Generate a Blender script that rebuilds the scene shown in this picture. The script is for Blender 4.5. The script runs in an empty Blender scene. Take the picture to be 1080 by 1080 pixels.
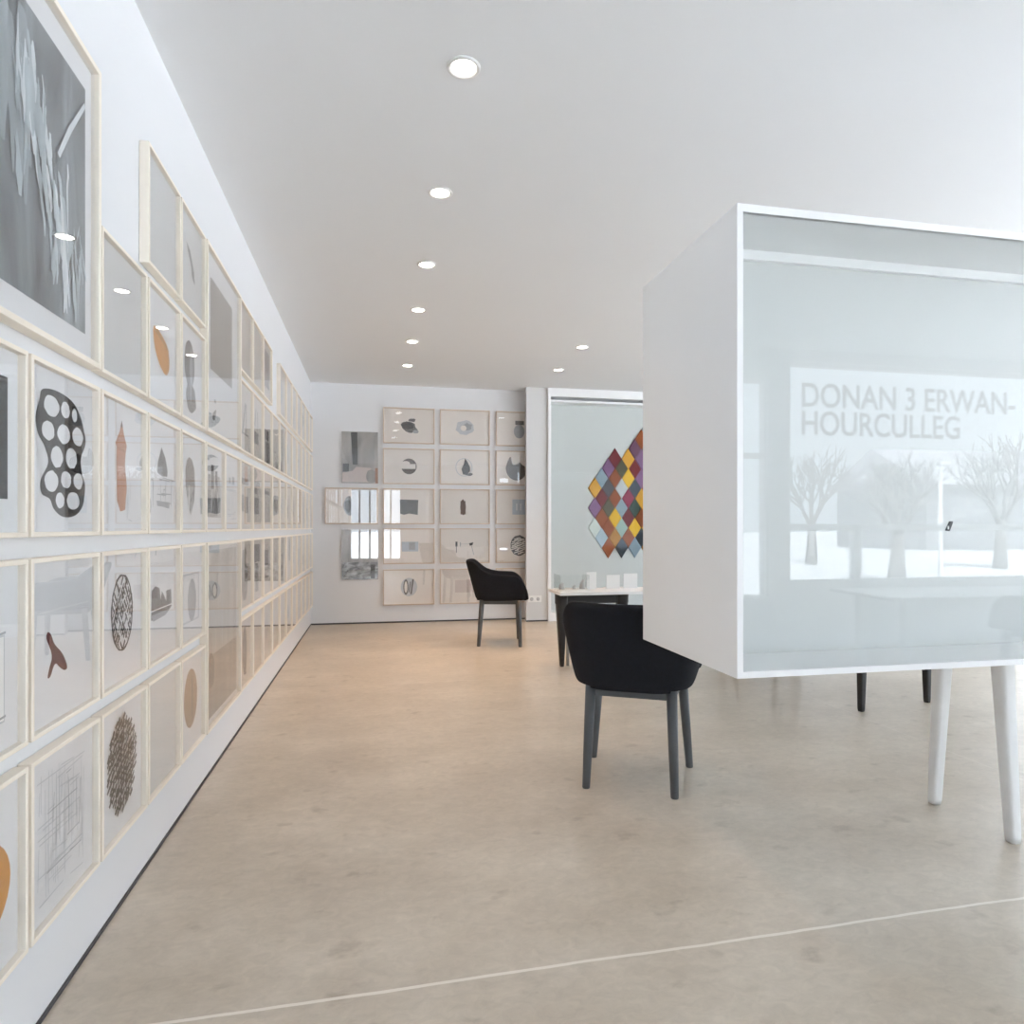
import bpy, bmesh, math, random
from mathutils import Vector, Matrix
R = math.radians
C = bpy.context.scene.collection
scene = bpy.context.scene

# ------------------------------------------------------------ camera, world, sun, exposure
cam_d = bpy.data.cameras.new('camera')
cam = bpy.data.objects.new('camera', cam_d); C.objects.link(cam)
cam.location = (0, 0, 1.1)
cam.rotation_euler = (R(90), 0, -math.atan2(.1983, .9801))
cam_d.sensor_width = 36; cam_d.lens = 36*702/1080; cam_d.shift_y = 16/1080
cam_d.clip_start = .02
scene.camera = cam

w = bpy.data.worlds.new('world'); scene.world = w; w.use_nodes = True
bg = w.node_tree.nodes['Background']
bg.inputs[0].default_value = (.82, .91, 1.0, 1); bg.inputs[1].default_value = 3.3

sun_d = bpy.data.lights.new('sun', 'SUN'); sun = bpy.data.objects.new('sun', sun_d); C.objects.link(sun)
sun_d.energy = 32.0; sun_d.angle = R(1.0); sun_d.color = (.93, .965, 1)
sun.rotation_euler = Vector((-.25, .62, .75)).to_track_quat('Z', 'Y').to_euler()

scene.view_settings.view_transform = 'Standard'; scene.view_settings.look = 'None'
scene.view_settings.gamma = 1; scene.view_settings.use_curve_mapping = False
scene.view_settings.exposure = 0.52
scene.cycles.max_bounces = 14; scene.cycles.diffuse_bounces = 8
scene.cycles.glossy_bounces = 6; scene.cycles.transparent_max_bounces = 24
scene.cycles.sample_clamp_indirect = 6
scene.cycles.caustics_reflective = False; scene.cycles.caustics_refractive = False

DOWNLIGHT_W = 52.0

# room numbers
XL, YB, ZC = -.736, 7.78, 2.73
YF, XR = -2.05, 7.0

def portal(x0, x1, z0, z1, y=None, x=None, y0=0, y1=0):
    d = bpy.data.lights.new('window_portal', 'AREA'); d.shape = 'RECTANGLE'
    o = bpy.data.objects.new('window_portal', d); C.objects.link(o)
    if y is not None:
        d.size = x1-x0; d.size_y = z1-z0
        o.location = ((x0+x1)/2, y, (z0+z1)/2); o.rotation_euler = (R(90), 0, R(180))
    else:
        d.size = y1-y0; d.size_y = z1-z0
        o.location = (x, (y0+y1)/2, (z0+z1)/2); o.rotation_euler = (R(90), 0, R(-90))
    d.cycles.is_portal = True
portal(-.70, .62, .25, 2.1, y=YF-.16)
portal(3.22, 3.47, .47, 2.43, y=YF-.16)
portal(3.68, 6.95, .58, 2.62, y=YF-.16)
portal(0, 0, .06, 2.65, x=XR+.16, y0=-1.9, y1=6.2)

# ------------------------------------------------------------ materials
def nmat(name, col, rough=.5, metal=0, var=.06, scale=6, bump=0, spec=.5, coat=0):
    m = bpy.data.materials.new(name); m.use_nodes = True
    nt = m.node_tree; b = nt.nodes['Principled BSDF']
    b.inputs['Roughness'].default_value = rough; b.inputs['Metallic'].default_value = metal
    b.inputs['Specular IOR Level'].default_value = spec
    if coat: b.inputs['Coat Weight'].default_value = coat; b.inputs['Coat Roughness'].default_value = .08
    tc = nt.nodes.new('ShaderNodeTexCoord'); n = nt.nodes.new('ShaderNodeTexNoise')
    n.inputs['Scale'].default_value = scale; n.inputs['Detail'].default_value = 5
    nt.links.new(tc.outputs['Object'], n.inputs['Vector'])
    mx = nt.nodes.new('ShaderNodeMix'); mx.data_type = 'RGBA'
    mx.inputs[6].default_value = tuple(max(0, c*(1-var)) for c in col)+(1,)
    mx.inputs[7].default_value = tuple(min(1, c*(1+var)) for c in col)+(1,)
    nt.links.new(n.outputs['Fac'], mx.inputs[0]); nt.links.new(mx.outputs[2], b.inputs['Base Color'])
    if bump:
        bp = nt.nodes.new('ShaderNodeBump'); bp.inputs['Strength'].default_value = bump; bp.inputs['Distance'].default_value = .004
        n2 = nt.nodes.new('ShaderNodeTexNoise'); n2.inputs['Scale'].default_value = scale*20
        nt.links.new(tc.outputs['Object'], n2.inputs['Vector'])
        nt.links.new(n2.outputs['Fac'], bp.inputs['Height']); nt.links.new(bp.outputs[0], b.inputs['Normal'])
    return m

def glass_mat(name, r0, tint=(1, 1, 1)):
    """clear sheet: each of its two faces mirrors r0 head-on, more at grazing angles (Schlick)"""
    m = bpy.data.materials.new(name); m.use_nodes = True; nt = m.node_tree
    nt.nodes.remove(nt.nodes['Principled BSDF'])
    out = nt.nodes['Material Output']
    t = nt.nodes.new('ShaderNodeBsdfTransparent'); t.inputs[0].default_value = tint+(1,)
    g = nt.nodes.new('ShaderNodeBsdfGlossy'); g.inputs['Roughness'].default_value = 0.0
    g.inputs[0].default_value = (1, 1, 1, 1)
    f = nt.nodes.new('ShaderNodeLayerWeight'); f.inputs[0].default_value = .5
    p = nt.nodes.new('ShaderNodeMath'); p.operation = 'POWER'; p.inputs[1].default_value = 5
    q = nt.nodes.new('ShaderNodeMath'); q.operation = 'MULTIPLY_ADD'; q.inputs[1].default_value = 1-r0; q.inputs[2].default_value = r0
    nt.links.new(f.outputs['Facing'], p.inputs[0]); nt.links.new(p.outputs[0], q.inputs[0])
    mx = nt.nodes.new('ShaderNodeMixShader')
    nt.links.new(q.outputs[0], mx.inputs[0]); nt.links.new(t.outputs[0], mx.inputs[1]); nt.links.new(g.outputs[0], mx.inputs[2])
    nt.links.new(mx.outputs[0], out.inputs[0])
    return m

def emit_mat(name, col, s):
    m = bpy.data.materials.new(name); m.use_nodes = True; nt = m.node_tree
    b = nt.nodes['Principled BSDF']; b.inputs['Base Color'].default_value = col+(1,)
    b.inputs['Emission Color'].default_value = col+(1,); b.inputs['Emission Strength'].default_value = s
    return m

M = {
 'shaded_wall': nmat('shaded_wall_paint', (.66, .66, .66), .65, var=.012, scale=3, bump=.05),  # wall paint darkened to carry the shade on the slab's face
 'wall': nmat('white_paint', (.765, .775, .795), .65, var=.012, scale=3, bump=.05),
 'ceiling': nmat('ceiling_paint', (.80, .815, .83), .8, var=.012, scale=2),
 'shadow_gap': nmat('shadow_gap_dark', (.06, .06, .065), .6),  # dark tone painted for the shadow line under the walls
 'white': nmat('white_lacquer', (.86, .865, .87), .35, var=.015, scale=4),
 'white_wood': nmat('white_painted_wood', (.82, .83, .84), .45, var=.05, scale=22, bump=.1),
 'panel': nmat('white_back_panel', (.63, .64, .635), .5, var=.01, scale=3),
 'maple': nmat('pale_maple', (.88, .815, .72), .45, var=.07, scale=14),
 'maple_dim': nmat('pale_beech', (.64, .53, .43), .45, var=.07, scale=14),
 'paper': nmat('drawing_paper', (.79, .80, .82), .85, var=.03, scale=9),
 'paper_cream': nmat('cream_paper', (.85, .80, .755), .85, var=.03, scale=9),
 'paper_far': nmat('warm_bounce_paper', (.68, .61, .54), .85, var=.03, scale=9),  # warm reflected floor tone put into the far papers' colour
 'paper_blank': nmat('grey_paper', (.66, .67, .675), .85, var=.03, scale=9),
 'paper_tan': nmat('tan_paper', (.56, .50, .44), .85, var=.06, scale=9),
 'ink': nmat('black_ink', (.035, .036, .04), .8, var=.3, scale=40),
 'ink_grey': nmat('grey_wash', (.13, .132, .135), .8, var=.45, scale=30),
 'ink_pale': nmat('pale_pencil', (.36, .38, .41), .8, var=.2, scale=30),
 'ink_faint': nmat('faint_pencil', (.57, .59, .62), .8, var=.1, scale=30),
 'brown': nmat('brown_wash', (.33, .17, .10), .8, var=.25, scale=25),
 'terracotta': nmat('terracotta_wash', (.42, .21, .13), .8, var=.25, scale=25),
 'dark_brown': nmat('dark_brown_wash', (.06, .04, .03), .8, var=.35, scale=30),
 'maroon': nmat('maroon_wash', (.09, .022, .022), .8, var=.2, scale=30),
 'orange': nmat('orange_wash', (.55, .25, .05), .8, var=.2, scale=20),
 'taupe': nmat('taupe_wash', (.17, .14, .12), .8, var=.3, scale=20),
 'blue': nmat('pale_blue_wash', (.50, .57, .64), .8, var=.08, scale=20),
 'pink': nmat('pale_pink_wash', (.66, .58, .55), .8, var=.05, scale=20),
 'white_ink': nmat('white_ink', (.86, .87, .88), .8, var=.02),
 'glazing': glass_mat('picture_glass', .03),
 'glazing_back': glass_mat('picture_glass_clear', .075),
 'pane': glass_mat('acrylic_pane', .027, (.985, .990, .986)),
 'pane_far': glass_mat('acrylic_pane_far', .005, (.975, .986, .984)),
 'window_glass': glass_mat('window_glass', .01),
 'fabric': nmat('black_felt', (.014, .016, .021), .95, var=.3, scale=60, bump=.5, spec=.2),
 'chair_metal': nmat('charcoal_coated_metal', (.075, .082, .09), .42, var=.08, scale=20),
 'black_metal': nmat('black_coated_metal', (.012, .012, .013), .4, var=.1, scale=20),
 'grey_metal': nmat('grey_metal', (.35, .35, .35), .4, var=.1),
 'trim_ring': nmat('downlight_trim', (.75, .75, .74), .35),
 'lens': emit_mat('downlight_lens', (1, .93, .82), 14),
 'letter': nmat('grey_vinyl_letters', (.25, .26, .28), .6),
 'plastic': nmat('white_plastic', (.82, .82, .81), .3),
 'socket_dark': nmat('socket_grey', (.45, .45, .45), .5),
 'concrete_out': nmat('pale_paving', (.72, .73, .745), .9, var=.06, scale=1.5),
 'bark': nmat('bare_bark', (.11, .10, .095), .9, var=.2, scale=12),
 'house': nmat('grey_render', (.16, .165, .18), .9),
 'roof': nmat('grey_roof', (.30, .30, .33), .9),
 'pole': nmat('pale_pole', (.8, .8, .8), .5),
}

def floor_material():
    m = bpy.data.materials.new('polished_concrete'); m.use_nodes = True; nt = m.node_tree; L = nt.links.new
    b = nt.nodes['Principled BSDF']
    tc = nt.nodes.new('ShaderNodeTexCoord')
    mp = nt.nodes.new('ShaderNodeMapping'); mp.inputs['Scale'].default_value = (.8, 1.15, 1); L(tc.outputs['Object'], mp.inputs[0])
    n1 = nt.nodes.new('ShaderNodeTexNoise'); n1.inputs['Scale'].default_value = 2.3; n1.inputs['Detail'].default_value = 13; n1.inputs['Roughness'].default_value = .62
    L(mp.outputs[0], n1.inputs['Vector'])
    cr = nt.nodes.new('ShaderNodeValToRGB'); e = cr.color_ramp.elements
    e[0].position = .34; e[0].color = (.47, .41, .337, 1); e[1].position = .68; e[1].color = (.60, .54, .46, 1)
    L(n1.outputs['Fac'], cr.inputs[0])
    # small dark blotches
    n2 = nt.nodes.new('ShaderNodeTexNoise'); n2.inputs['Scale'].default_value = 9.5; n2.inputs['Detail'].default_value = 4
    L(mp.outputs[0], n2.inputs['Vector'])
    c2 = nt.nodes.new('ShaderNodeValToRGB'); c2.color_ramp.elements[0].position = .27; c2.color_ramp.elements[0].color = (.74, .72, .70, 1)
    c2.color_ramp.elements[1].position = .38; c2.color_ramp.elements[1].color = (1, 1, 1, 1)
    L(n2.outputs['Fac'], c2.inputs[0])
    mu = nt.nodes.new('ShaderNodeMix'); mu.data_type = 'RGBA'; mu.blend_type = 'MULTIPLY'; mu.inputs[0].default_value = .8
    L(cr.outputs[0], mu.inputs[6]); L(c2.outputs[0], mu.inputs[7])
    # fine trowelled grain
    n4 = nt.nodes.new('ShaderNodeTexNoise'); n4.inputs['Scale'].default_value = 26; n4.inputs['Detail'].default_value = 8; n4.inputs['Roughness'].default_value = .7
    n4.inputs['Distortion'].default_value = .8; L(mp.outputs[0], n4.inputs['Vector'])
    c4 = nt.nodes.new('ShaderNodeMapRange'); c4.inputs[1].default_value = .3; c4.inputs[2].default_value = .7; c4.inputs[3].default_value = .88; c4.inputs[4].default_value = 1.08
    L(n4.outputs['Fac'], c4.inputs[0])
    mg = nt.nodes.new('ShaderNodeMix'); mg.data_type = 'RGBA'; mg.blend_type = 'MULTIPLY'; mg.inputs[0].default_value = 1; mg.clamp_result = False
    L(mu.outputs[2], mg.inputs[6]); L(c4.outputs[0], mg.inputs[7]); mu = mg
    # cast joints (a pale filled line across the slab, two fainter ones)
    sx = nt.nodes.new('ShaderNodeSeparateXYZ'); L(tc.outputs['Object'], sx.inputs[0])
    n3 = nt.nodes.new('ShaderNodeTexNoise'); n3.inputs['Scale'].default_value = 3; n3.inputs['Detail'].default_value = 6; L(tc.outputs['Object'], n3.inputs['Vector'])
    def math_(op, a, bb=None):
        q = nt.nodes.new('ShaderNodeMath'); q.operation = op
        for i, v in enumerate((a, bb)):
            if v is None: continue
            if isinstance(v, (int, float)): q.inputs[i].default_value = v
            else: L(v, q.inputs[i])
        return q.outputs[0]
    wob = math_('MULTIPLY', math_('SUBTRACT', n3.outputs['Fac'], .5), .02)
    last = mu.outputs[2]
    for axis, off, slope, wd, amt in (('Y', 1.606, .016, .0050, .8), ('Y', 4.75, .0, .006, .18), ('X', 2.75, 0, .005, .15)):
        A = sx.outputs[axis]; B = sx.outputs['X' if axis == 'Y' else 'Y']
        d = math_('ABSOLUTE', math_('SUBTRACT', math_('ADD', math_('SUBTRACT', A, off), wob), math_('MULTIPLY', B, slope)))
        f = math_('MULTIPLY', math_('LESS_THAN', d, wd), amt)
        q = nt.nodes.new('ShaderNodeMix'); q.data_type = 'RGBA'; L(f, q.inputs[0]); L(last, q.inputs[6]); q.inputs[7].default_value = (.80, .76, .70, 1)
        last = q.outputs[2]
    L(last, b.inputs['Base Color'])
    rr = nt.nodes.new('ShaderNodeMapRange'); rr.inputs[3].default_value = .22; rr.inputs[4].default_value = .42
    L(n1.outputs['Fac'], rr.inputs[0]); L(rr.outputs[0], b.inputs['Roughness'])
    b.inputs['Specular IOR Level'].default_value = .55
    bp = nt.nodes.new('ShaderNodeBump'); bp.inputs['Strength'].default_value = .04; L(n2.outputs['Fac'], bp.inputs['Height']); L(bp.outputs[0], b.inputs['Normal'])
    return m
M['floor'] = floor_material()

def photo_material(name, stops, scale=(3, 1, 1), nscale=3, detail=8, rot=0, dist=.6):
    m = bpy.data.materials.new(name); m.use_nodes = True; nt = m.node_tree; L = nt.links.new
    b = nt.nodes['Principled BSDF']; b.inputs['Roughness'].default_value = .6
    tc = nt.nodes.new('ShaderNodeTexCoord'); mp = nt.nodes.new('ShaderNodeMapping')
    mp.inputs['Scale'].default_value = scale; mp.inputs['Rotation'].default_value = (0, rot, 0)
    L(tc.outputs['Object'], mp.inputs[0])
    n = nt.nodes.new('ShaderNodeTexNoise'); n.inputs['Scale'].default_value = nscale; n.inputs['Detail'].default_value = detail
    n.inputs['Distortion'].default_value = dist; L(mp.outputs[0], n.inputs['Vector'])
    cr = nt.nodes.new('ShaderNodeValToRGB'); els = cr.color_ramp.elements
    els[0].position, els[0].color = stops[0][0], stops[0][1]+(1,)
    els[1].position, els[1].color = stops[-1][0], stops[-1][1]+(1,)
    for p, c in stops[1:-1]:
        q = els.new(p); q.color = c+(1,)
    L(n.outputs['Fac'], cr.inputs[0]); L(cr.outputs[0], b.inputs['Base Color'])
    return m
M['photo_falls'] = photo_material('photo_dark_falls', [(.28, (.06, .066, .073)), (.45, (.15, .172, .188)), (.6, (.27, .31, .34)), (.78, (.46, .52, .56))], (5, 1, 1.1), 1.6)
M['photo_mist'] = photo_material('photo_pale_mist', [(.3, (.25, .31, .34)), (.7, (.62, .70, .74))], (6, 1, .9), 1.6)
M['photo_room'] = photo_material('photo_grey_room', [(.3, (.26, .255, .25)), (.7, (.48, .46, .44))], (3, 1, 1), 3)
M['photo_grey'] = photo_material('photo_grey_grain', [(.3, (.20, .195, .19)), (.7, (.34, .32, .30))], (7, 1, 1), 2)
M['photo_street'] = photo_material('photo_grey_street', [(.35, (.06, .06, .065)), (.5, (.25, .26, .27)), (.65, (.52, .54, .56))], (4, 1, 7), 3)
M['photo_trees'] = photo_material('photo_ink_trees', [(.36, (.04, .04, .045)), (.5, (.3, .3, .3)), (.62, (.68, .68, .68))], (12, 1, 4), 3)
M['photo_cloth'] = photo_material('photo_pale_cloth', [(.3, (.40, .40, .39)), (.7, (.62, .62, .61))], (9, 1, 1), 2.2)

FELT = {'rust': (.26, .075, .03), 'plum': (.15, .07, .12), 'yellow': (.75, .45, .04), 'amber': (.62, .32, .05),
        'maroon': (.16, .03, .035), 'purple': (.24, .13, .25), 'olive': (.10, .095, .06), 'bluegrey': (.28, .36, .43),
        'charcoal': (.09, .09, .10), 'pale': (.55, .58, .60), 'slate': (.07, .085, .105), 'crimson': (.27, .04, .08),
        'green': (.055, .09, .075), 'teal': (.36, .50, .46), 'ochre': (.42, .20, .05), 'sky': (.42, .52, .60), 'mint': (.66, .72, .69)}
for k, v in FELT.items(): M['felt_'+k] = nmat('felt_'+k, v, .95, var=.15, scale=40, bump=.4, spec=.1)

# ------------------------------------------------------------ helpers
def obj(name, bm, mats, parent=None, smooth=False, loc=None):
    me = bpy.data.meshes.new(name)
    bmesh.ops.recalc_face_normals(bm, faces=bm.faces[:]) if smooth != 'keep' else None
    bm.to_mesh(me); bm.free()
    if not isinstance(mats, (list, tuple)): mats = [mats]
    for m in mats: me.materials.append(M[m] if isinstance(m, str) else m)
    if smooth is True:
        for p in me.polygons: p.use_smooth = True
    o = bpy.data.objects.new(name, me); C.objects.link(o)
    if parent: o.parent = parent
    if loc: o.location = loc
    return o

def box(bm, x0, x1, y0, y1, z0, z1, mi=0):
    v = [bm.verts.new(p) for p in ((x0,y0,z0),(x1,y0,z0),(x1,y1,z0),(x0,y1,z0),(x0,y0,z1),(x1,y0,z1),(x1,y1,z1),(x0,y1,z1))]
    for f in ((0,3,2,1),(4,5,6,7),(0,1,5,4),(1,2,6,5),(2,3,7,6),(3,0,4,7)):
        q = bm.faces.new([v[i] for i in f]); q.material_index = mi

def bevel(bm, w=.003, seg=2):
    bmesh.ops.bevel(bm, geom=bm.edges[:]+bm.verts[:], offset=w, segments=seg, affect='EDGES', profile=.5)

def rbox(name, dims, mat, parent=None, bw=.003):
    bm = bmesh.new(); box(bm, *dims); bevel(bm, bw); return obj(name, bm, mat, parent)

def tube(bm, pts, radii, n=14, squash=1.0):
    rings = []
    for i, p in enumerate(pts):
        p = Vector(p)
        d = (Vector(pts[min(i+1, len(pts)-1)])-Vector(pts[max(i-1, 0)])).normalized()
        a = d.cross(Vector((0, 1, 0)) if abs(d.y) < .9 else Vector((1, 0, 0))).normalized(); b = d.cross(a)
        rings.append([bm.verts.new(p+(a*math.cos(2*math.pi*k/n)+b*math.sin(2*math.pi*k/n)*squash)*radii[i]) for k in range(n)])
    for r0, r1 in zip(rings, rings[1:]):
        for k in range(n):
            bm.faces.new((r0[k], r0[(k+1) % n], r1[(k+1) % n], r1[k]))
    bm.faces.new(rings[0][::-1]); bm.faces.new(rings[-1])

def sq_leg(bm, top, bot, w_top, w_bot, rnd=.25):
    """tapered leg of rounded square section"""
    rings = []
    for t in (0, .08, .5, .97, 1):
        c = Vector(top).lerp(Vector(bot), t); h = (w_top+(w_bot-w_top)*t)/2
        if t == 1: h *= .88
        r = h*rnd*2; pts = []
        for (sx, sy, a0) in ((1, 1, 0), (-1, 1, 90), (-1, -1, 180), (1, -1, 270)):
            for k in range(4):
                a = R(a0+30*k)
                pts.append((c.x+sx*(h-r)+r*math.cos(a), c.y+sy*(h-r)+r*math.sin(a), c.z))
        rings.append([bm.verts.new(p) for p in pts])
    n = 16
    for r0, r1 in zip(rings, rings[1:]):
        for k in range(n): bm.faces.new((r0[k], r0[(k+1) % n], r1[(k+1) % n], r1[k]))
    bm.faces.new(rings[0]); bm.faces.new(rings[-1][::-1])

def empty(name, loc, rz=0):
    o = bpy.data.objects.new(name, None); C.objects.link(o); o.location = loc; o.rotation_euler = (0, 0, rz)
    o.empty_display_size = .05
    return o
def tag(o, label, cat, group=None):
    if not 4 <= len(label.split()) <= 16: print('LABEL', len(label.split()), label)
    o['label'] = label; o['category'] = cat
    if group: o['group'] = group
    return o
def struct(o):
    o['kind'] = 'structure'; return o
def dup(root, loc, rz, label, group=None):
    r = root.copy(); C.objects.link(r); r.location = loc; r.rotation_euler = (0, 0, rz); r['label'] = label
    if group: r['group'] = group
    for ch in list(root.children):
        c = ch.copy(); C.objects.link(c); c.parent = r
        for g in list(ch.children):
            d = g.copy(); C.objects.link(d); d.parent = c
    return r

# ------------------------------------------------------------ room shell
bm = bmesh.new(); box(bm, XL-.15, XR+.15, YF-.15, YB+.15, -.12, 0); struct(obj('floor', bm, 'floor'))
bm = bmesh.new(); box(bm, XL-.15, XR+.15, YF-.15, YB+.15, ZC, ZC+.15); struct(obj('ceiling', bm, 'ceiling'))
bm = bmesh.new(); box(bm, XL-.15, XL, YF-.15, YB+.15, 0, ZC); struct(obj('wall_left', bm, 'wall'))
bm = bmesh.new(); box(bm, XL, XR, YB, YB+.15, 0, ZC); struct(obj('wall_back', bm, 'wall'))

def holed_wall(name, a0, a1, holes, along, p0, p1):
    """wall along an axis with rectangular openings (a0,a1,z0,z1)"""
    bm = bmesh.new()
    def b(u0, u1, z0, z1):
        if u1-u0 < 1e-4 or z1-z0 < 1e-4: return
        if along == 'x': box(bm, u0, u1, p0, p1, z0, z1)
        else: box(bm, p0, p1, u0, u1, z0, z1)
    u = a0
    for h in sorted(holes):
        b(u, h[0], 0, ZC); b(h[0], h[1], 0, h[2]); b(h[0], h[1], h[3], ZC); u = h[1]
    b(u, a1, 0, ZC)
    return struct(obj(name, bm, 'wall'))
W3 = (-.70, .62, .25, 2.1); WS = (3.22, 3.47, .47, 2.43); W1 = (3.68, 6.95, .58, 2.62); WR = (-1.9, 6.2, .06, 2.65)
holed_wall('wall_front', XL, XR, [W3, WS, W1], 'x', YF-.15, YF)
holed_wall('wall_right', YF-.15, YB, [WR], 'y', XR, XR+.15)

def window(name, hole, along, p, vbars, hbars, fw=.05):
    """frame with bars set in the opening, glass behind it"""
    a0, a1, z0, z1 = hole; bm = bmesh.new(); d0, d1 = p-.03, p+.03
    def b(u0, u1, q0, q1):
        if along == 'x': box(bm, u0, u1, d0, d1, q0, q1)
        else: box(bm, d0, d1, u0, u1, q0, q1)
    b(a0, a1, z0, z0+fw); b(a0, a1, z1-fw, z1); b(a0, a0+fw, z0+fw, z1-fw); b(a1-fw, a1, z0+fw, z1-fw)
    for u, q0, q1, wd in vbars: b(u-wd/2, u+wd/2, q0, q1)
    for q, wd in hbars: b(a0+fw, a1-fw, q-wd/2, q+wd/2)
    o = struct(obj(name, bm, 'white'))
    bm = bmesh.new()
    if along == 'x': box(bm, a0+.01, a1-.01, p-.004, p+.004, z0+.01, z1-.01)
    else: box(bm, p-.004, p+.004, a0+.01, a1-.01, z0+.01, z1-.01)
    obj('window_glass', bm, 'window_glass', o)
    return o
win1 = window('window_1', W1, 'x', YF-.07, [(4.42, .62, 1.08, .09)], [(1.10, .06)], .035)
window('window_2', WS, 'x', YF-.07, [], [(1.75, .05)], .015)
window('window_3', W3, 'x', YF-.07, [(x, .3, 2.05, .045) for x in (-.45, -.19, .07, .34)], [], .04)
window('window_4', WR, 'y', XR+.07, [(y, .11, 2.6, .07) for y in (-.55, .8, 2.15, 3.5, 4.85)], [], .05)

# lettering on the big front window, made to be read from outside
def text_mesh(body, size):
    cu = bpy.data.curves.new('lettering', 'FONT'); cu.body = body; cu.size = size; cu.extrude = .0015; cu.offset = .012*size
    cu.space_character = 1.0; cu.space_line = .92
    t = bpy.data.objects.new('lettering', cu); C.objects.link(t)
    dg = bpy.context.evaluated_depsgraph_get(); me = bpy.data.meshes.new_from_object(t.evaluated_get(dg))
    bpy.data.objects.remove(t); bpy.data.curves.remove(cu)
    me.materials.clear(); me.materials.append(M['letter'])
    return me
for body, z, x1 in (('DONAN 3 ERWAN-', 2.225, 6.25), ('HOURCULLEG', 1.965, 5.60)):
    lt = bpy.data.objects.new('lettering', text_mesh(body, .315)); C.objects.link(lt)
    wd = max(v.co.x for v in lt.data.vertices)
    s = (x1-3.85)/wd
    for v in lt.data.vertices: v.co.x *= s
    lt.parent = win1; lt.location = (3.85, YF-.085, z); lt.rotation_euler = (R(90), 0, 0)

# dark strips standing in for the shadow gap at the foot of the walls
bm = bmesh.new(); box(bm, XL, XL+.006, YF, YB, 0, .009); struct(obj('shadow_strip_left', bm, 'shadow_gap'))
bm = bmesh.new(); box(bm, XL+.006, XR, YB-.006, YB, 0, .016); struct(obj('shadow_strip_back', bm, 'shadow_gap'))
# slim free standing wall slab beside the far display case
bm = bmesh.new(); box(bm, 1.70, 1.955, 7.56, 7.63, 0, ZC); struct(obj('trim_1', bm, 'shaded_wall'))  # slab face shade is put into its paint colour
bm = bmesh.new(); box(bm, 1.70, 1.955, 7.555, 7.56, 0, .016); struct(obj('shadow_strip_slab', bm, 'shadow_gap'))  # same painted shadow line at the slab's foot

# ------------------------------------------------------------ outside, seen through the windows
bm = bmesh.new(); box(bm, -60, 160, -150, 40, -.5, -.13); struct(obj('ground_outside', bm, 'concrete_out'))
def tree(x, y, h, seed, label):
    rnd = random.Random(seed); root = empty('bare_tree', (x, y, -.13)); tag(root, label, 'tree', 'bare trees outside')
    bm = bmesh.new(); tube(bm, [(0, 0, 0), (.03, 0, h*.15), (0, .03, h*.33)], [.20, .15, .12], 8); obj('trunk', bm, 'bark', root, True)
    bm = bmesh.new()
    def grow(p, d, l, r, k):
        q = p+d*l; mid = p+d*l*.5+Vector((rnd.uniform(-.06, .06), rnd.uniform(-.06, .06), 0))*l
        tube(bm, [p, mid, q], [r, r*.8, r*.6], 5)
        if k == 0: return
        for _ in range(4 if k > 2 else 3):
            nd = (d+Vector((rnd.uniform(-.75, .75), rnd.uniform(-.75, .75), rnd.uniform(-.1, .55)))).normalized()
            grow(q-d*l*rnd.uniform(0, .4), nd, l*rnd.uniform(.62, .85), r*.58, k-1)
    for a in range(6):
        an = a*math.pi/3
        grow(Vector((0, 0, h*.28)), Vector((.5*math.cos(an), .5*math.sin(an), 1)).normalized(), h*.24, .07, 3)
    obj('branches', bm, 'bark', root, True)
tree(13.9, -16, 4.4, 1, 'bare branching tree outside the front window, behind the start of the lettering')
tree(10.94, -9, 3.3, 5, 'bare branching tree outside the front window, beside the white pole')
tree(18.0, -13, 4.5, 8, 'bare branching tree outside the front window, at its right end')
lp = empty('lamp_post', (9.14, -6, -.13)); tag(lp, 'pale slim lamp post outside between the bare trees', 'lamp post')
bm = bmesh.new(); tube(bm, [(0, 0, 0), (0, 0, 2.25)], [.04, .028], 10); obj('pole', bm, 'pole', lp, True)
bm = bmesh.new(); box(bm, -.05, .16, -.05, .05, 2.25, 2.32); bevel(bm, .02); obj('lamp_head', bm, 'pole', lp)
hs = empty('house', (34, -30, -.13)); tag(hs, 'grey house with pitched roof far outside the front window', 'house')
bm = bmesh.new(); box(bm, -5, 6, -3, 3, 0, 3.0); obj('walls', bm, 'house', hs)
bm = bmesh.new()
v = [bm.verts.new(p) for p in ((-5.4, -3.4, 3), (6.4, -3.4, 3), (6.4, 3.4, 3), (-5.4, 3.4, 3), (-5.4, 0, 5), (6.4, 0, 5))]
for f in ((0, 1, 5, 4), (2, 3, 4, 5), (1, 2, 5), (3, 0, 4), (3, 2, 1, 0)): bm.faces.new([v[i] for i in f])
obj('roof', bm, 'roof', hs); hs.scale = (1.15, 1.15, 1.15)

# ------------------------------------------------------------ framed works
def ell(cx, cy, rx, ry, n=28, rot=0, jit=0, seed=0, a0=0, a1=360):
    rnd = random.Random(seed); out = []
    full = a1-a0 >= 360
    for k in range(n if full else n+1):
        a = R(a0+(a1-a0)*k/n); j = 1+rnd.uniform(-jit, jit)
        x, y = rx*j*math.cos(a), ry*j*math.sin(a)
        out.append((cx+x*math.cos(rot)-y*math.sin(rot), cy+x*math.sin(rot)+y*math.cos(rot)))
    return out
def rect(x0, x1, y0, y1): return [(x0, y0), (x1, y0), (x1, y1), (x0, y1)]
def stroke(p, q, w):
    d = Vector((q[0]-p[0], q[1]-p[1])); n = Vector((-d.y, d.x)).normalized()*w/2
    return [(p[0]+n.x, p[1]+n.y), (q[0]+n.x, q[1]+n.y), (q[0]-n.x, q[1]-n.y), (p[0]-n.x, p[1]-n.y)]
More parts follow.
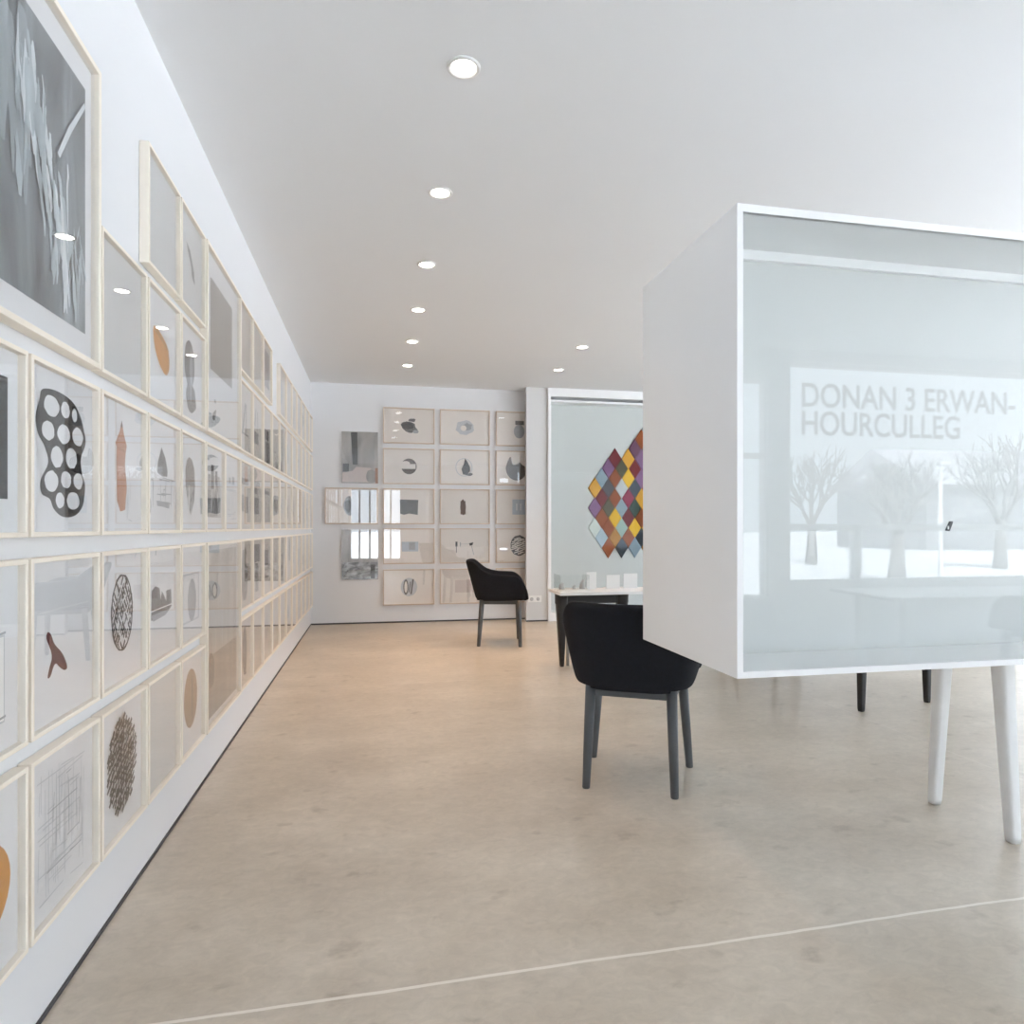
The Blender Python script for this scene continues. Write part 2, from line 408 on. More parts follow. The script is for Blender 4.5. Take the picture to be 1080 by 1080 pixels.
def smooth(pts, n=4):
    out = []; N = len(pts)
    for i in range(N):
        p0, p1, p2, p3 = (Vector(pts[(i+k-1) % N]) for k in range(4))
        for k in range(n):
            t = k/n
            q = .5*((2*p1)+(p2-p0)*t+(2*p0-5*p1+4*p2-p3)*t*t+(3*p1-p0-3*p2+p3)*t**3); out.append((q.x, q.y))
    return out
def zpts(pts, cx, cy, sx, sy): return [((x-cx)/sx, -(y-cy)/sy) for x, y in pts]

def framed(name, loc, rz, w, h, shapes, label, cat, group=None, paper='paper', depth=.030, rail=.0105, frame_mat='maple',
           glass='glazing', frame=True):
    """Empty at the bottom centre on the wall; local x to the viewer's right, -y out of the wall, z up.
    shapes: (material, polygon in units of the frame's outer size, centre origin)"""
    root = empty(name, loc, rz); tag(root, label, cat, group)
    if frame:
        bm = bmesh.new()
        o = [(-w/2, 0), (w/2, 0), (w/2, h), (-w/2, h)]; i = [(-w/2+rail, rail), (w/2-rail, rail), (w/2-rail, h-rail), (-w/2+rail, h-rail)]
        def V(p, y): return bm.verts.new((p[0], y, p[1]))
        of, ob = [V(p, -depth) for p in o], [V(p, -.001) for p in o]
        jf, jb = [V(p, -depth) for p in i], [V(p, -.001) for p in i]
        for k in range(4):
            n = (k+1) % 4
            bm.faces.new((of[k], of[n], jf[n], jf[k])); bm.faces.new((ob[n], ob[k], jb[k], jb[n]))
            bm.faces.new((ob[k], ob[n], of[n], of[k])); bm.faces.new((jf[k], jf[n], jb[n], jb[k]))
        bmesh.ops.bevel(bm, geom=bm.edges[:], offset=.0012, segments=1, affect='EDGES')
        obj('frame', bm, frame_mat, root)
        ys = -.014; ins = rail-.0005
    else:
        ys = -.016; ins = .0
    bm = bmesh.new(); box(bm, -w/2+ins, w/2-ins, ys, -.002, ins, h-ins); obj('sheet', bm, paper, root)
    if shapes:
        bm = bmesh.new(); mats = []; k = 0
        for mt, poly in shapes:
            if mt not in mats: mats.append(mt)
            k += 1; y = ys-.0006-k*.00004
            try:
                f = bm.faces.new([bm.verts.new((px*w, y, h/2+pz*h)) for px, pz in poly]); f.material_index = mats.index(mt)
                f.normal_update()
                if f.normal.y > 0: f.normal_flip()
            except ValueError: pass
        bmesh.ops.triangulate(bm, faces=bm.faces[:], ngon_method='EAR_CLIP')
        obj('print', bm, mats, root, 'keep')
    bm = bmesh.new()
    if frame: box(bm, -w/2+rail-.0005, w/2-rail+.0005, -depth+.006, -depth+.008, rail-.0005, h-rail+.0005)
    else: box(bm, -w/2, w/2, ys-.008, ys-.0055, 0, h)
    obj('glazing', bm, glass, root)
    return root

# --- left wall grid
PW, Y0 = .3634, 1.19
def cy(c): return Y0+PW*(c+.5)
RZ = (.222, .650, 1.079, 1.508, 1.936); FH, FW = .384, .350
ROWN = ('bottom row', 'second row from the floor', 'middle row', 'fourth row from the floor', 'top row')
L = {}
def honeycomb():
    S = lambda p: zpts(p, 318, 556, 312, 770)
    out = [('ink', S(smooth([(232,290),(290,272),(360,290),(400,345),(420,415),(428,480),(404,560),(412,640),(426,690),(414,790),(376,842),(318,850),(278,815),(262,772),(228,750),(225,690),(255,610),(240,540),(214,490),(205,420),(220,340)])))]
    for x, y, a, b in ((270,350,34,50),(330,345,21,41),(373,355,13,34),(255,465,28,45),(322,462,30,48),(388,455,28,48),(292,575,27,52),(357,567,28,52),(268,690,30,50),(332,675,25,42),(390,672,24,42),(305,775,20,38),(365,772,32,45)):
        out.append(('paper', S(ell(x, y, a*.95, b*.96, 18, 0, .05, x))))
    return out
def dashes(cx, cy_, rx, ry, n, seed, mat='ink', w=.022, l=.075, ang=-55):
    """short slanting strokes on a loose grid inside an oval"""
    rnd = random.Random(seed); out = []
    nx = max(3, round(math.sqrt(n/.785*rx/ry))); ny = max(3, round(n/.785/nx))
    for i in range(nx):
        for j in range(ny):
            x = -1+2*(i+.5+rnd.uniform(-.22, .22))/nx; y = -1+2*(j+.5+(i % 2)*.5+rnd.uniform(-.22, .22))/ny
            if x*x+y*y > 1: continue
            a = R(ang+rnd.uniform(-14, 14)); d = (math.cos(a)*l/2, math.sin(a)*l/2); px, py = cx+x*rx, cy_+y*ry
            out.append((mat, stroke((px-d[0], py-d[1]), (px+d[0], py+d[1]), w*rnd.uniform(.7, 1.15))))
    return out
def net(cx, cy_, rx, ry):
    rnd = random.Random(2); out = [('ink', ell(cx, cy_, rx, ry, 36, 0, .02, 1)), ('paper', ell(cx, cy_, rx*.88, ry*.945, 36, 0, .02, 2))]
    for s in (-1, 1):
        for k in range(-5, 6):
            m = k/5.5; pts = []
            for t in range(41):
                x = -rx+2*rx*t/40; y = s*x*1.3+m*ry*1.3
                if (x/rx)**2+(y/ry)**2 < .95: pts.append((cx+x, cy_+y))
            for q in range(0, len(pts)-4, 5):
                if rnd.random() < .74: out.append(('ink', stroke(pts[q], pts[min(q+4, len(pts)-1)], rnd.uniform(.012, .026))))
    return out
def scribble(seed, n, x0, x1, y0, y1, mat='ink_pale', w=.007):
    rnd = random.Random(seed); out = []
    for _ in range(n):
        if rnd.random() < .62:
            x = rnd.uniform(x0, x1); a, b = sorted((rnd.uniform(y0, y1), rnd.uniform(y0, y1))); out.append((mat, stroke((x, a), (x+rnd.uniform(-.02, .02), b+.01), w)))
        else:
            y = rnd.uniform(y0, y1); a, b = sorted((rnd.uniform(x0, x1), rnd.uniform(x0, x1))); out.append((mat, stroke((a, y), (b+.01, y+rnd.uniform(-.02, .02)), w)))
    return out
# (column, row): (shapes, paper, what it shows)
L[0,2] = ([('ink', rect(.02, .36, -.30, .33))], 'paper', 'a tall dark block cut by the left edge')
L[1,2] = (honeycomb(), 'paper', 'a black honeycomb of linked rings')
L[2,2] = ([('terracotta', zpts([(592,372),(601,430),(616,490),(611,520),(607,580),(616,690),(608,800),(597,806),(585,810),(570,760),(567,560),(569,505),(563,487),(582,430)], 590, 600, 215, 640)),
           ('dark_brown', zpts([(592,372),(597,405),(587,405)], 590, 600, 215, 640)), ('brown', zpts([(569,505),(612,515),(611,522),(569,514)], 590, 600, 215, 640))]
          + scribble(7, 6, .12, .25, -.4, -.1, 'ink_faint'), 'paper', 'a slim terracotta bottle')
S3 = lambda p: zpts(p, 770, 640, 168, 560)
L[3,2] = ([('ink_grey', S3([(770,492),(790,540),(802,600),(800,632),(772,636),(748,622),(752,570)])), ('ink_pale', S3([(745,760),(812,762),(812,790),(748,785)]))]
          + scribble(3, 22, -.38, .42, -.28, .0, 'ink_pale', .010), 'paper', 'a grey dome above a small grid')
S4 = lambda p: zpts(p, 912, 680, 130, 470)
L[4,2] = ([('taupe', S4([(905,553),(920,565),(932,610),(935,690),(885,690),(884,620),(892,570)])), ('photo_trees', S4([(885,690),(935,690),(930,760),(912,832),(897,780)]))], 'paper', 'a dark oval with a speckled lower half')
L[5,2] = ([('photo_trees', rect(-.36, .40, -.33, .16)), ('ink', rect(-.1, .05, .0, .28)), ('ink', rect(.12, .24, .05, .22))], 'paper', 'dark inky tree trunks')
L[6,2] = (scribble(5, 18, -.3, .4, -.35, .1, 'ink_faint', .012)+[('ink_pale', rect(-.12, .0, .12, .2)), ('ink_pale', rect(.1, .25, .12, .22))], 'paper', 'faint vertical pencil scribbles')
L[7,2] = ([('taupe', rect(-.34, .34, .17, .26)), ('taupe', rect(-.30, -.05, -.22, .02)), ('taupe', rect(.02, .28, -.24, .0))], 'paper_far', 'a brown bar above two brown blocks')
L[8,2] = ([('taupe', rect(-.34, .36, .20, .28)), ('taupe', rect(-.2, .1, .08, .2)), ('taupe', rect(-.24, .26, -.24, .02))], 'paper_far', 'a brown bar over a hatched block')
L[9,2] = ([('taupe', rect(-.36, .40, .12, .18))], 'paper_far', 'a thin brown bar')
L[2,3] = (scribble(8, 3, -.1, .3, .2, .28, 'ink_faint', .006), 'paper_blank', 'an almost blank pale grey sheet')
S = lambda p: zpts(p, 766, 750, 165, 590)
L[3,3] = ([('orange', S(smooth([(730,648),(770,668),(800,712),(807,800),(792,858),(766,840),(742,790),(728,720)]))), ('ochre_top', S([(730,648),(765,668),(800,712),(806,722),(770,700),(732,672)]))], 'paper', 'an orange seed shape')
L[4,3] = ([('ink_grey', ell(-.05, .10, .20, .24, 24, .05, .03)), ('ink_pale', ell(0.02, .08, .07, .19, 18)), ('ink_grey', ell(.02, -.24, .2, .16, 16, 0, .12, 4)), ('ink_pale', rect(-.02, .02, -.3, .2))], 'paper', 'a grey feather')
L[3,4] = ([], 'paper_blank', 'a blank grey sheet beside the small hook')
L[4,4] = ([('ink_grey', [(-.17, .20), (-.02, .15), (.14, -.02), (.17, -.14), (.06, -.10), (.0, .03), (-.12, .12)])], 'paper_blank', 'one small grey hook')
L[0,1] = ([('ink_faint', rect(-.3, .33, -.33, .12)), ('white_ink', rect(-.29, .32, -.32, .11)), ('ink_faint', ell(.0, -.1, .22, .24, 24)), ('ink_pale', stroke((-.1, .10), (.34, .13), .012)), ('ink_pale', stroke((-.1, -.33), (.34, -.30), .012))], 'paper', 'an outlined jar cut off at left')
S = lambda p: zpts(p, 322, 540, 310, 780)
L[1,1] = ([('maroon', S(smooth([(258,492),(272,510),(285,555),(312,600),(330,640),(342,690),(328,698),(305,670),(293,650),(282,660),(268,700),(257,698),(265,655),(274,620),(270,580),(252,520)],3))), ('white_ink', S([(220,396),(450,394),(450,402),(220,404)]))], 'paper', 'a small dark maroon forked twig')
L[2,1] = (net(.02, .03, .24, .29), 'paper', 'an oval of black netting')
S = lambda p: zpts(p, 780, 350, 165, 620)
L[3,1] = ([('ink_grey', S([(732,270),(750,250),(770,265),(776,330),(782,285),(795,320),(805,350),(805,290),(830,290),(834,385),(815,410),(760,432),(730,425)])), ('white_ink', S([(730,376),(834,372),(834,379),(730,383)])), ('ink_pale', S([(728,400),(825,398),(800,425),(740,435)]))], 'paper', 'grey spires like a rough skyline')
L[4,1] = ([('ink_faint', rect(-.34, .36, -.3, .20)), ('paper', rect(-.3, .3, -.28, .18)), ('ink_pale', ell(.05, -.08, .17, .22, 20)), ('white_ink', rect(-.4, .4, .20, .215))], 'paper', 'a faint hanging drop shape')
L[0,0] = ([('orange', ell(.05, -.02, .34, .26, 30))], 'paper', 'an orange oval cut by the left edge')
L[1,0] = (scribble(21, 60, -.36, .32, -.38, .36, 'ink_faint', .006)+scribble(22, 8, -.25, .25, -.3, .3, 'ink_pale', .005), 'paper', 'a fine pencil sketch of upright lines')
L[2,0] = (dashes(.0, .02, .29, .36, 150, 4, 'ink', .031, .066, 42), 'paper', 'a black leaf of short slanting dashes')
L[3,0] = ([], 'paper_blank', 'a blank grey sheet beside the black leaf')
L[4,0] = ([('brown_oval', ell(.0, .03, .27, .30, 30)), ('taupe', ell(.06, .03, .03, .26, 16))], 'paper', 'an upright brown oval')
M['brown_oval'] = nmat('brown_oval_wash', (.30, .20, .13), .8, var=.15, scale=20)
M['ochre_top'] = nmat('dark_ochre_wash', (.36, .19, .06), .8, var=.15, scale=20)
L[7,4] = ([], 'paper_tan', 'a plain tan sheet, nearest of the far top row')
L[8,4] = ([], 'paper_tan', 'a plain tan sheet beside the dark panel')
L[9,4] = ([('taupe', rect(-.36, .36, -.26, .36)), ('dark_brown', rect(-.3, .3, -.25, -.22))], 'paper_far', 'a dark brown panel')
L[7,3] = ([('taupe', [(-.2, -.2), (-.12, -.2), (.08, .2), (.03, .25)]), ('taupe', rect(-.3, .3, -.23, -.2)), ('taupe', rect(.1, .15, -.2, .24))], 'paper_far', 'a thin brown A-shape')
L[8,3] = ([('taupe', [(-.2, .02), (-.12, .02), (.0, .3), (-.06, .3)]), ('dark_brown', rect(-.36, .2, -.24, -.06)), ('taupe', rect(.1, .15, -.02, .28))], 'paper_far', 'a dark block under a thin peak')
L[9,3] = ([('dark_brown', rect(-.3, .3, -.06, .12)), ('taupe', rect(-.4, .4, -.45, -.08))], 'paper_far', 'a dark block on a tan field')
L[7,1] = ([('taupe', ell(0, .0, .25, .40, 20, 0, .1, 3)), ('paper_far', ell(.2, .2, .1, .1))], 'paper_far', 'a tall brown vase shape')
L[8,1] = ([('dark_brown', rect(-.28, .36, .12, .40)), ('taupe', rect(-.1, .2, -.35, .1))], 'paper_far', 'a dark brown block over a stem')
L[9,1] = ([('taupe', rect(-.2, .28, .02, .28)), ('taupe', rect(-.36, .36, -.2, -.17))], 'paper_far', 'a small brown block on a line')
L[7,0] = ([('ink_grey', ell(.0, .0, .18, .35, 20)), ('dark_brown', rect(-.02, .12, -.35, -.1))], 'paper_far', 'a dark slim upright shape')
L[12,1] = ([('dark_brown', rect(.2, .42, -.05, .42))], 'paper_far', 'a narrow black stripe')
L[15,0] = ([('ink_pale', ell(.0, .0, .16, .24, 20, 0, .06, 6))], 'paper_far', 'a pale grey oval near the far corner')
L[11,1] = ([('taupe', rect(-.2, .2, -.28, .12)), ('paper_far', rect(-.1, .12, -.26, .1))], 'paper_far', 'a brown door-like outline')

ORD = ['', 'first', 'second', 'third', 'fourth', 'fifth', 'sixth', 'seventh', 'eighth', 'ninth', 'tenth', 'eleventh', 'twelfth']
NC = 18
rnd = random.Random(11)
for r in range(5):
    for c in range(NC):
        if c in (0, 1) and r >= 3: continue          # the big photograph
        if c in (5, 6) and r in (0, 1, 3, 4): continue
        if r == 4 and c in (2, 10): continue
        d = L.get((c, r))
        if d:
            shapes, paper, what = d
            lab = 'framed drawing of %s, left wall, %s' % (what, ROWN[r])
            if what.startswith(('a blank', 'an almost', 'a plain')):
                lab = 'frame holding %s, left wall %s' % (what, ROWN[r])
        else:
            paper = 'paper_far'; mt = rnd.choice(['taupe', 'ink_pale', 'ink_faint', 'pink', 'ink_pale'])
            k = rnd.randrange(4); x, y = rnd.uniform(-.1, .1), rnd.uniform(-.1, .1)
            if k == 0: shapes = [(mt, ell(x, y, rnd.uniform(.1, .24), rnd.uniform(.12, .26), 20, 0, .08, c+r))]
            elif k == 1: shapes = [(mt, rect(x-rnd.uniform(.1, .24), x+rnd.uniform(.1, .24), y-.2, y+rnd.uniform(.0, .2)))]
            elif k == 2: shapes = scribble(c*7+r, 10, -.25, .25, -.3, .3, mt, .012)
            else: shapes = dashes(x, y, .18, .22, 26, c+r*9, mt, .025, .08, rnd.uniform(-80, 80))
            n = NC-c
            pos = {1: 'last before far corner'}.get(n, '%s counting from far corner' % ORD[n] if n < 13 else '')
            lab = 'framed drawing, left wall %s, %s' % (ROWN[r], pos)
        lab = lab.replace(' from the floor', ' from floor')
        framed('framed_drawing', (XL, cy(c), RZ[r]), R(90), FW, FH, shapes, lab, 'framed drawing',
               'framed drawings on the left wall', paper, glass='glazing')

# big photograph, far tall one and the glossy low one
def falls_print():
    q = random.Random(12); out = [('photo_falls', rect(-.385, .43, -.40, .40))]
    def strand(x, y, l, w, mat):
        P = []
        x1 = min(.42, x+q.uniform(-.02, .06)); y1 = max(-.385, y-l)
        for k in range(7):
            t = k/6; ww = w*math.sin(math.pi*(.12+.8*t))*q.uniform(.6, 1.2)
            P.append((x+(x1-x)*t+q.uniform(-.004, .004), y+(y1-y)*t, ww))
        out.append((mat, [(p[0]-p[2]/2, p[1]) for p in P]+[(p[0]+p[2]/2, p[1]) for p in P[::-1]]))
    for k in range(16): strand(q.uniform(-.36, .0), q.uniform(.05, .38), q.uniform(.12, .3), q.uniform(.012, .05), 'mist_dim')
    for k in range(44): strand(q.uniform(-.38, .02), q.uniform(.2, .39), q.uniform(.15, .4), q.uniform(.03, .09), q.choice(['mist_dim', 'mist_dim', 'photo_mist']))
    for k in range(70):                       # the fall coming down across the picture
        t = q.random(); strand(-.02+.30*t+q.gauss(0, .035), .28-.42*t+q.gauss(0, .06), q.uniform(.08, .24), q.uniform(.010, .034), q.choice(['photo_mist', 'photo_mist', 'mist_white']))
    for k in range(12): strand(q.uniform(-.30, -.18), q.uniform(-.16, .02), q.uniform(.08, .18), q.uniform(.008, .03), q.choice(['photo_mist', 'mist_dim']))
    for k in range(10): strand(q.uniform(.30, .38), q.uniform(-.2, -.05), q.uniform(.06, .14), q.uniform(.008, .02), 'photo_mist')
    out.append(('mist_white', [(.20, .08), (.28, .20), (.40, .34), (.41, .33), (.30, .19), (.215, .07)]))
    return [(m, [(max(-.384, min(.429, x)), max(-.399, min(.399, y))) for x, y in P]) for m, P in out]
M['mist_dim'] = photo_material('photo_dim_mist', [(.3, (.20, .24, .26)), (.7, (.40, .46, .50))], (6, 1, .9), 1.6)
M['mist_white'] = photo_material('photo_white_water', [(.3, (.52, .58, .62)), (.7, (.82, .87, .90))], (6, 1, .9), 1.6)
sh = falls_print()
framed('framed_photograph', (XL, (Y0+Y0+2*PW)/2, RZ[3]), R(90), 2*PW-.02, 2.28-RZ[3], sh,
       'large framed photograph of a dark misty waterfall, left wall, nearest upper frame', 'framed photograph', None, 'paper', .034, .014)
YM = Y0+6*PW
framed('framed_photograph', (XL, YM, RZ[3]), R(90), 2*PW-.012, RZ[4]+FH-RZ[3],
       [('photo_grey', rect(-.32, .30, -.14, .36)), ('ink_grey', ell(-.22, -.38, .05, .025, 12, .5, .2, 2)), ('ink_pale', ell(-.2, -.3, .03, .012, 10))],
       'tall framed grey photograph in a pale mat, left wall, upper rows, beyond the grey feather', 'framed photograph', None, 'paper', .034, .014)
framed('framed_photograph', (XL, YM, RZ[0]), R(90), 2*PW-.012, RZ[1]+FH-RZ[0],
       [('photo_cloth', rect(-.455, .455, -.455, .455)), ('photo_grey', rect(-.455, .455, -.455, -.12)), ('ink_grey', ell(-.3, -.2, .08, .1, 16, .3, .1)), ('ink_faint', rect(-.02, .0, -.1, .45))],
       'large glossy framed grey picture, left wall, lower rows, mirroring the floor', 'framed photograph', None, 'paper', .034, .013, glass='glazing_back')

# --- back wall
ZT = (2.064, 1.596, 1.135, .676, .2035)
BX = (.064, .714, 1.376); BW, BH = .588, .411
BR = ('top row', 'second row down', 'third row down', 'fourth row down', 'lowest row')
B = {}
B[0,0] = ([('ink_grey', ell(.0, -.03, .17, .13, 18, -.7, .15, 2)), ('ink', ell(-.03, .0, .12, .10, 14, -.6, .2, 5)), ('ink_grey', ell(.06, .16, .07, .05, 12, 0, .2, 1)), ('ink_pale', ell(.13, -.16, .06, .05, 12))], 'a dark tilted mitten-like lump')
B[1,0] = ([('ink_faint', ell(.0, .0, .18, .21, 18, 0, .1, 3)), ('ink_pale', ell(.04, .02, .10, .11, 12, 0, .25, 8)), ('paper_cream', ell(-.03, -.02, .06, .08))], 'a pale pencil pillow')
B[2,0] = ([('ink_pale', ell(-.02, -.07, .11, .2, 18)), ('ink_grey', rect(-.1, .08, .12, .24))], 'a grey jar with a dark lid')
B[0,1] = ([('dark_brown', ell(.0, .0, .15, .22, 28)), ('paper_cream', rect(-.17, .13, -.07, .07)), ('paper_cream', ell(-.06, .08, .08, .07))], 'a brown disc with a pale band')
B[1,1] = ([('ink_faint', ell(-.02, .0, .17, .26, 26)), ('paper_cream', ell(-.02, .0, .155, .24, 26)), ('ink', [(.0, .26), (.05, .16), (.1, .0), (.1, -.1), (.04, -.22), (-.04, -.2), (-.07, -.05), (-.02, .1)]), ('ink_grey', ell(.1, -.2, .06, .04, 12, .4))], 'a black flame in a faint circle')
B[2,1] = ([('dark_brown', [(x*1.05-.085, y) for x, y in smooth([(-.17, .16), (-.13, .3), (-.10, .32), (-.09, .22), (-.06, .1), (.02, .12), (.07, .18), (.12, .10), (.17, .06), (.2, -.06), (.17, -.22), (.1, -.32), (.0, -.35), (-.10, -.3), (-.17, -.18), (-.2, .0)], 3)])], 'a dark brown bitten round')
B[0,2] = ([('ink_grey', [(-.17, -.20), (-.10, -.24), (.0, -.2), (.17, -.24), (.18, .18), (-.18, .19)])], 'a grey smudged rectangle')
B[1,2] = ([('brown_dark', ell(-.04, -.02, .055, .22, 18, 0, .06, 2)), ('brown_dark', rect(-.09, .01, -.22, .16))], 'a short brown stick')
B[2,2] = ([('blue', rect(-.16, .14, -.22, .22)), ('white_ink', rect(-.08, -.06, -.1, .1)), ('white_ink', rect(0, .02, -.1, .1))], 'a pale blue square')
B[0,3] = ([('blue', rect(-.14, .18, -.15, .12)), ('ink_pale', rect(.0, .12, -.1, .10))], 'a pale blue patch')
B[1,3] = ([('ink', rect(-.19, -.15, -.02, .12)), ('ink_grey', rect(-.18, -.165, -.2, .0)), ('ink_pale', rect(-.1, -.085, -.02, .1)), ('ink', [(.08, .07), (.17, .1), (.15, .02), (.1, .0)]), ('ink_pale', stroke((.13, .0), (.18, -.26), .01)), ('ink_pale', stroke((-.1, .05), (.08, .05), .008))], 'two small ink figures')
B[2,3] = ([('ink', ell(-.02, .0, .18, .30, 30, 0, .03, 3))]+[('paper_cream', p[1]) for p in dashes(-.02, 0, .15, .25, 34, 6, 'x', .03, .08, 20)], 'a round black and white tangle')
B[0,4] = ([('ink_faint', ell(.0, .0, .16, .26, 20)), ('ink_grey', ell(-.06, .0, .05, .22, 18)), ('paper_cream', ell(-.06, .0, .03, .16, 18)), ('ink_grey', stroke((.04, -.2), (.08, .22), .03)), ('ink_grey', stroke((.0, -.15), (.03, .15), .02))], 'two grey loops')
B[1,4] = ([('pink', rect(-.2, .2, -.18, .18))], 'a pale pink rectangle')
B[2,4] = (scribble(4, 8, -.2, .2, -.2, .2, 'ink_faint', .012), 'faint scribbles behind the chair')
M['brown_dark'] = nmat('dark_umber_wash', (.12, .065, .045), .8, var=.2)
for (c, r), (shapes, what) in B.items():
    framed('framed_drawing', (BX[c]+BW/2, YB, ZT[r]), 0, BW, BH, shapes,
           'wide framed drawing of %s, back wall, %s' % (what, BR[r]), 'framed drawing', 'framed drawings on the back wall', 'paper_cream',
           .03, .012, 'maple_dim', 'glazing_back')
framed('photo_panel', (-.1945, YB, 1.60), 0, .403, .585,
       [('photo_room', rect(-.5, .5, -.5, .5)), ('ink', [(-.25, .49), (-.07, .49), (-.06, -.14), (-.20, -.14)]), ('ink', rect(-.47, -.3, -.28, -.12)), ('pink', [(-.48, -.3), (-.2, -.26), (-.1, -.18), (.3, -.2), (.4, -.3), (.3, -.48), (-.48, -.48)]), ('photo_grey', ell(.32, -.36, .15, .13, 16, 0, .1)), ('brown', rect(.42, .5, -.5, -.2))],
       'frameless grey photograph of a room with a dark column, back wall', 'photograph', None, 'photo_room', frame=False, glass='glazing_back')
framed('framed_drawing', (-.286, YB, ZT[2]), 0, .586, BH, [('ink_pale', ell(-.05, .0, .1, .26, 18, 0, .1, 2)), ('ink_grey', ell(-.06, .0, .06, .2, 14, 0, .2, 4)), ('photo_grey', rect(.0, .46, -.46, .46))],
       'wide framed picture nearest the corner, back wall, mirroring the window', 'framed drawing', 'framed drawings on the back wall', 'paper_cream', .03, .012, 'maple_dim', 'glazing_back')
framed('photo_panel', (-.1945, YB, .503), 0, .403, .57, [('photo_room', rect(-.5, .5, -.15, .5)), ('photo_street', rect(-.5, .5, -.5, -.15)), ('ink', rect(.3, .42, -.48, -.2))],
       'frameless photograph on the back wall, low, with a speckled grey lower strip', 'photograph', None, 'photo_room', frame=False, glass='glazing_back')

# ------------------------------------------------------------ downlights
def downlight(x, y, label, first=[None]):
    loc = (x, y, ZC)
    if first[0]:
        t = dup(first[0], loc, 0, label)
        if y > 3.6:                                    # the lamps away from the front windows burn brighter
            for c in t.children:
                if c.type == 'LIGHT': c.data = c.data.copy(); c.data.energy = DOWNLIGHT_W
    else:
        t = empty('recessed_downlight', loc); t.scale = (.88, .88, .88); tag(t, label, 'downlight', 'recessed downlights'); first[0] = t
        bm = bmesh.new(); n = 40; prof = ((.049, -.001), (.052, -.006), (.060, -.008), (.067, -.006), (.068, 0.0))
        rings = [[bm.verts.new((r*math.cos(2*math.pi*k/n), r*math.sin(2*math.pi*k/n), z)) for k in range(n)] for r, z in prof]
        for a, b in zip(rings, rings[1:]):
            for k in range(n): bm.faces.new((a[k], a[(k+1) % n], b[(k+1) % n], b[k]))
        obj('trim_ring', bm, 'trim_ring', t, True)
        bm = bmesh.new(); ra = [bm.verts.new((.0495*math.cos(2*math.pi*k/n), .0495*math.sin(2*math.pi*k/n), -.002)) for k in range(n)]
        rb = [bm.verts.new((.030*math.cos(2*math.pi*k/n), .030*math.sin(2*math.pi*k/n), -.005)) for k in range(n)]
        for k in range(n): bm.faces.new((ra[k], rb[k], rb[(k+1) % n], ra[(k+1) % n]))
        bm.faces.new(rb[::-1]); obj('lens', bm, 'lens', t, True)
        d = bpy.data.lights.new('downlight_beam', 'SPOT'); d.energy = DOWNLIGHT_W*.4; d.color = (1, .62, .33); d.spot_size = R(78); d.spot_blend = 1.0; d.shadow_soft_size = .045
        s = bpy.data.objects.new('downlight_beam', d); C.objects.link(s); s.parent = t; s.location = (0, 0, -.02)
        return t
    return t
for i, y in enumerate((2.346, 3.247, 4.154, 5.03, 5.90, 6.78)):
    downlight(.30, y, ['round recessed ceiling downlight nearest the camera, largest of its row', 'second recessed ceiling downlight from the camera, left row',
                       'third recessed ceiling downlight from the camera, left row', 'fourth recessed ceiling downlight from the camera, left row',
                       'fifth recessed ceiling downlight from the camera, left row', 'last recessed ceiling downlight of left row, nearest the back wall'][i])
downlight(1.815, 5.775, 'recessed ceiling downlight of the right pair, nearer the big white box')
downlight(1.838, 6.66, 'recessed ceiling downlight of the right pair, nearer the back wall')

# ------------------------------------------------------------ big display box on trestle legs
D = 1.85
X0, YA, YE = .53*D, .913*D, 1.275*D
ZB, ZT_ = 1.1-160*D/702, 1.1+342*D/702
X1 = X0+3.1
bx = empty('display_box', ((X0+X1)/2, (YA+YE)/2, ZB)); tag(bx, 'big white display box with clear front pane, standing on white legs', 'display case')
ox, oy, oz = bx.location
def loc_box(bm, x0, x1, y0, y1, z0, z1): box(bm, x0-ox, x1-ox, y0-oy, y1-oy, z0-oz, z1-oz)
th = .018
bm = bmesh.new()
loc_box(bm, X0, X1, YA, YE, ZB, ZB+th); loc_box(bm, X0, X1, YA, YE, ZT_-th-.004, ZT_)
loc_box(bm, X0, X0+th, YA, YE, ZB+th, ZT_-th-.004); loc_box(bm, X1-th, X1, YA, YE, ZB+th, ZT_-th-.004)
obj('shell', bm, 'white', bx)
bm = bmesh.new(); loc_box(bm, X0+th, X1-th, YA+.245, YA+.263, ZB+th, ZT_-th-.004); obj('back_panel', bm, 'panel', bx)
bm = bmesh.new(); loc_box(bm, X0+th, X1-th, YA+.228, YA+.245, ZT_-.052, ZT_-th-.0045); obj('top_rail', bm, 'white', bx)
bm = bmesh.new(); loc_box(bm, X0+th, X1-th, YA+.004, YA+.012, ZB+th, ZT_-th-.004); obj('front_pane', bm, 'pane', bx)

def trestle(name, loc, rz, span, h, wt, wb, splay, beam_h, mat, label, cat='trestle', group=None):
    t = empty(name, loc, rz); tag(t, label, cat, group)
    for s in (-1, 1):
        bm = bmesh.new(); sq_leg(bm, (s*(span/2-splay), 0, h-.004), (s*span/2, 0, 0), wt, wb); obj('leg', bm, mat, t, True)
    bm = bmesh.new(); box(bm, -span/2+splay, span/2-splay, -wt*.36, wt*.36, h-beam_h, h-.0005); bevel(bm, .004); obj('crossbeam', bm, mat, t)
    return t
trestle('trestle', (2.178, 2.10, 0), R(90), .335, ZB-.001, .060, .040, .045, .05, 'white_wood', 'white wooden trestle legs under the big display box', 'trestle', 'white trestles')
trestle('trestle', (3.75, 2.10, 0), R(90), .335, ZB-.001, .060, .040, .045, .05, 'white_wood', 'white wooden trestle legs under the hidden right end of the display box', 'trestle', 'white trestles')

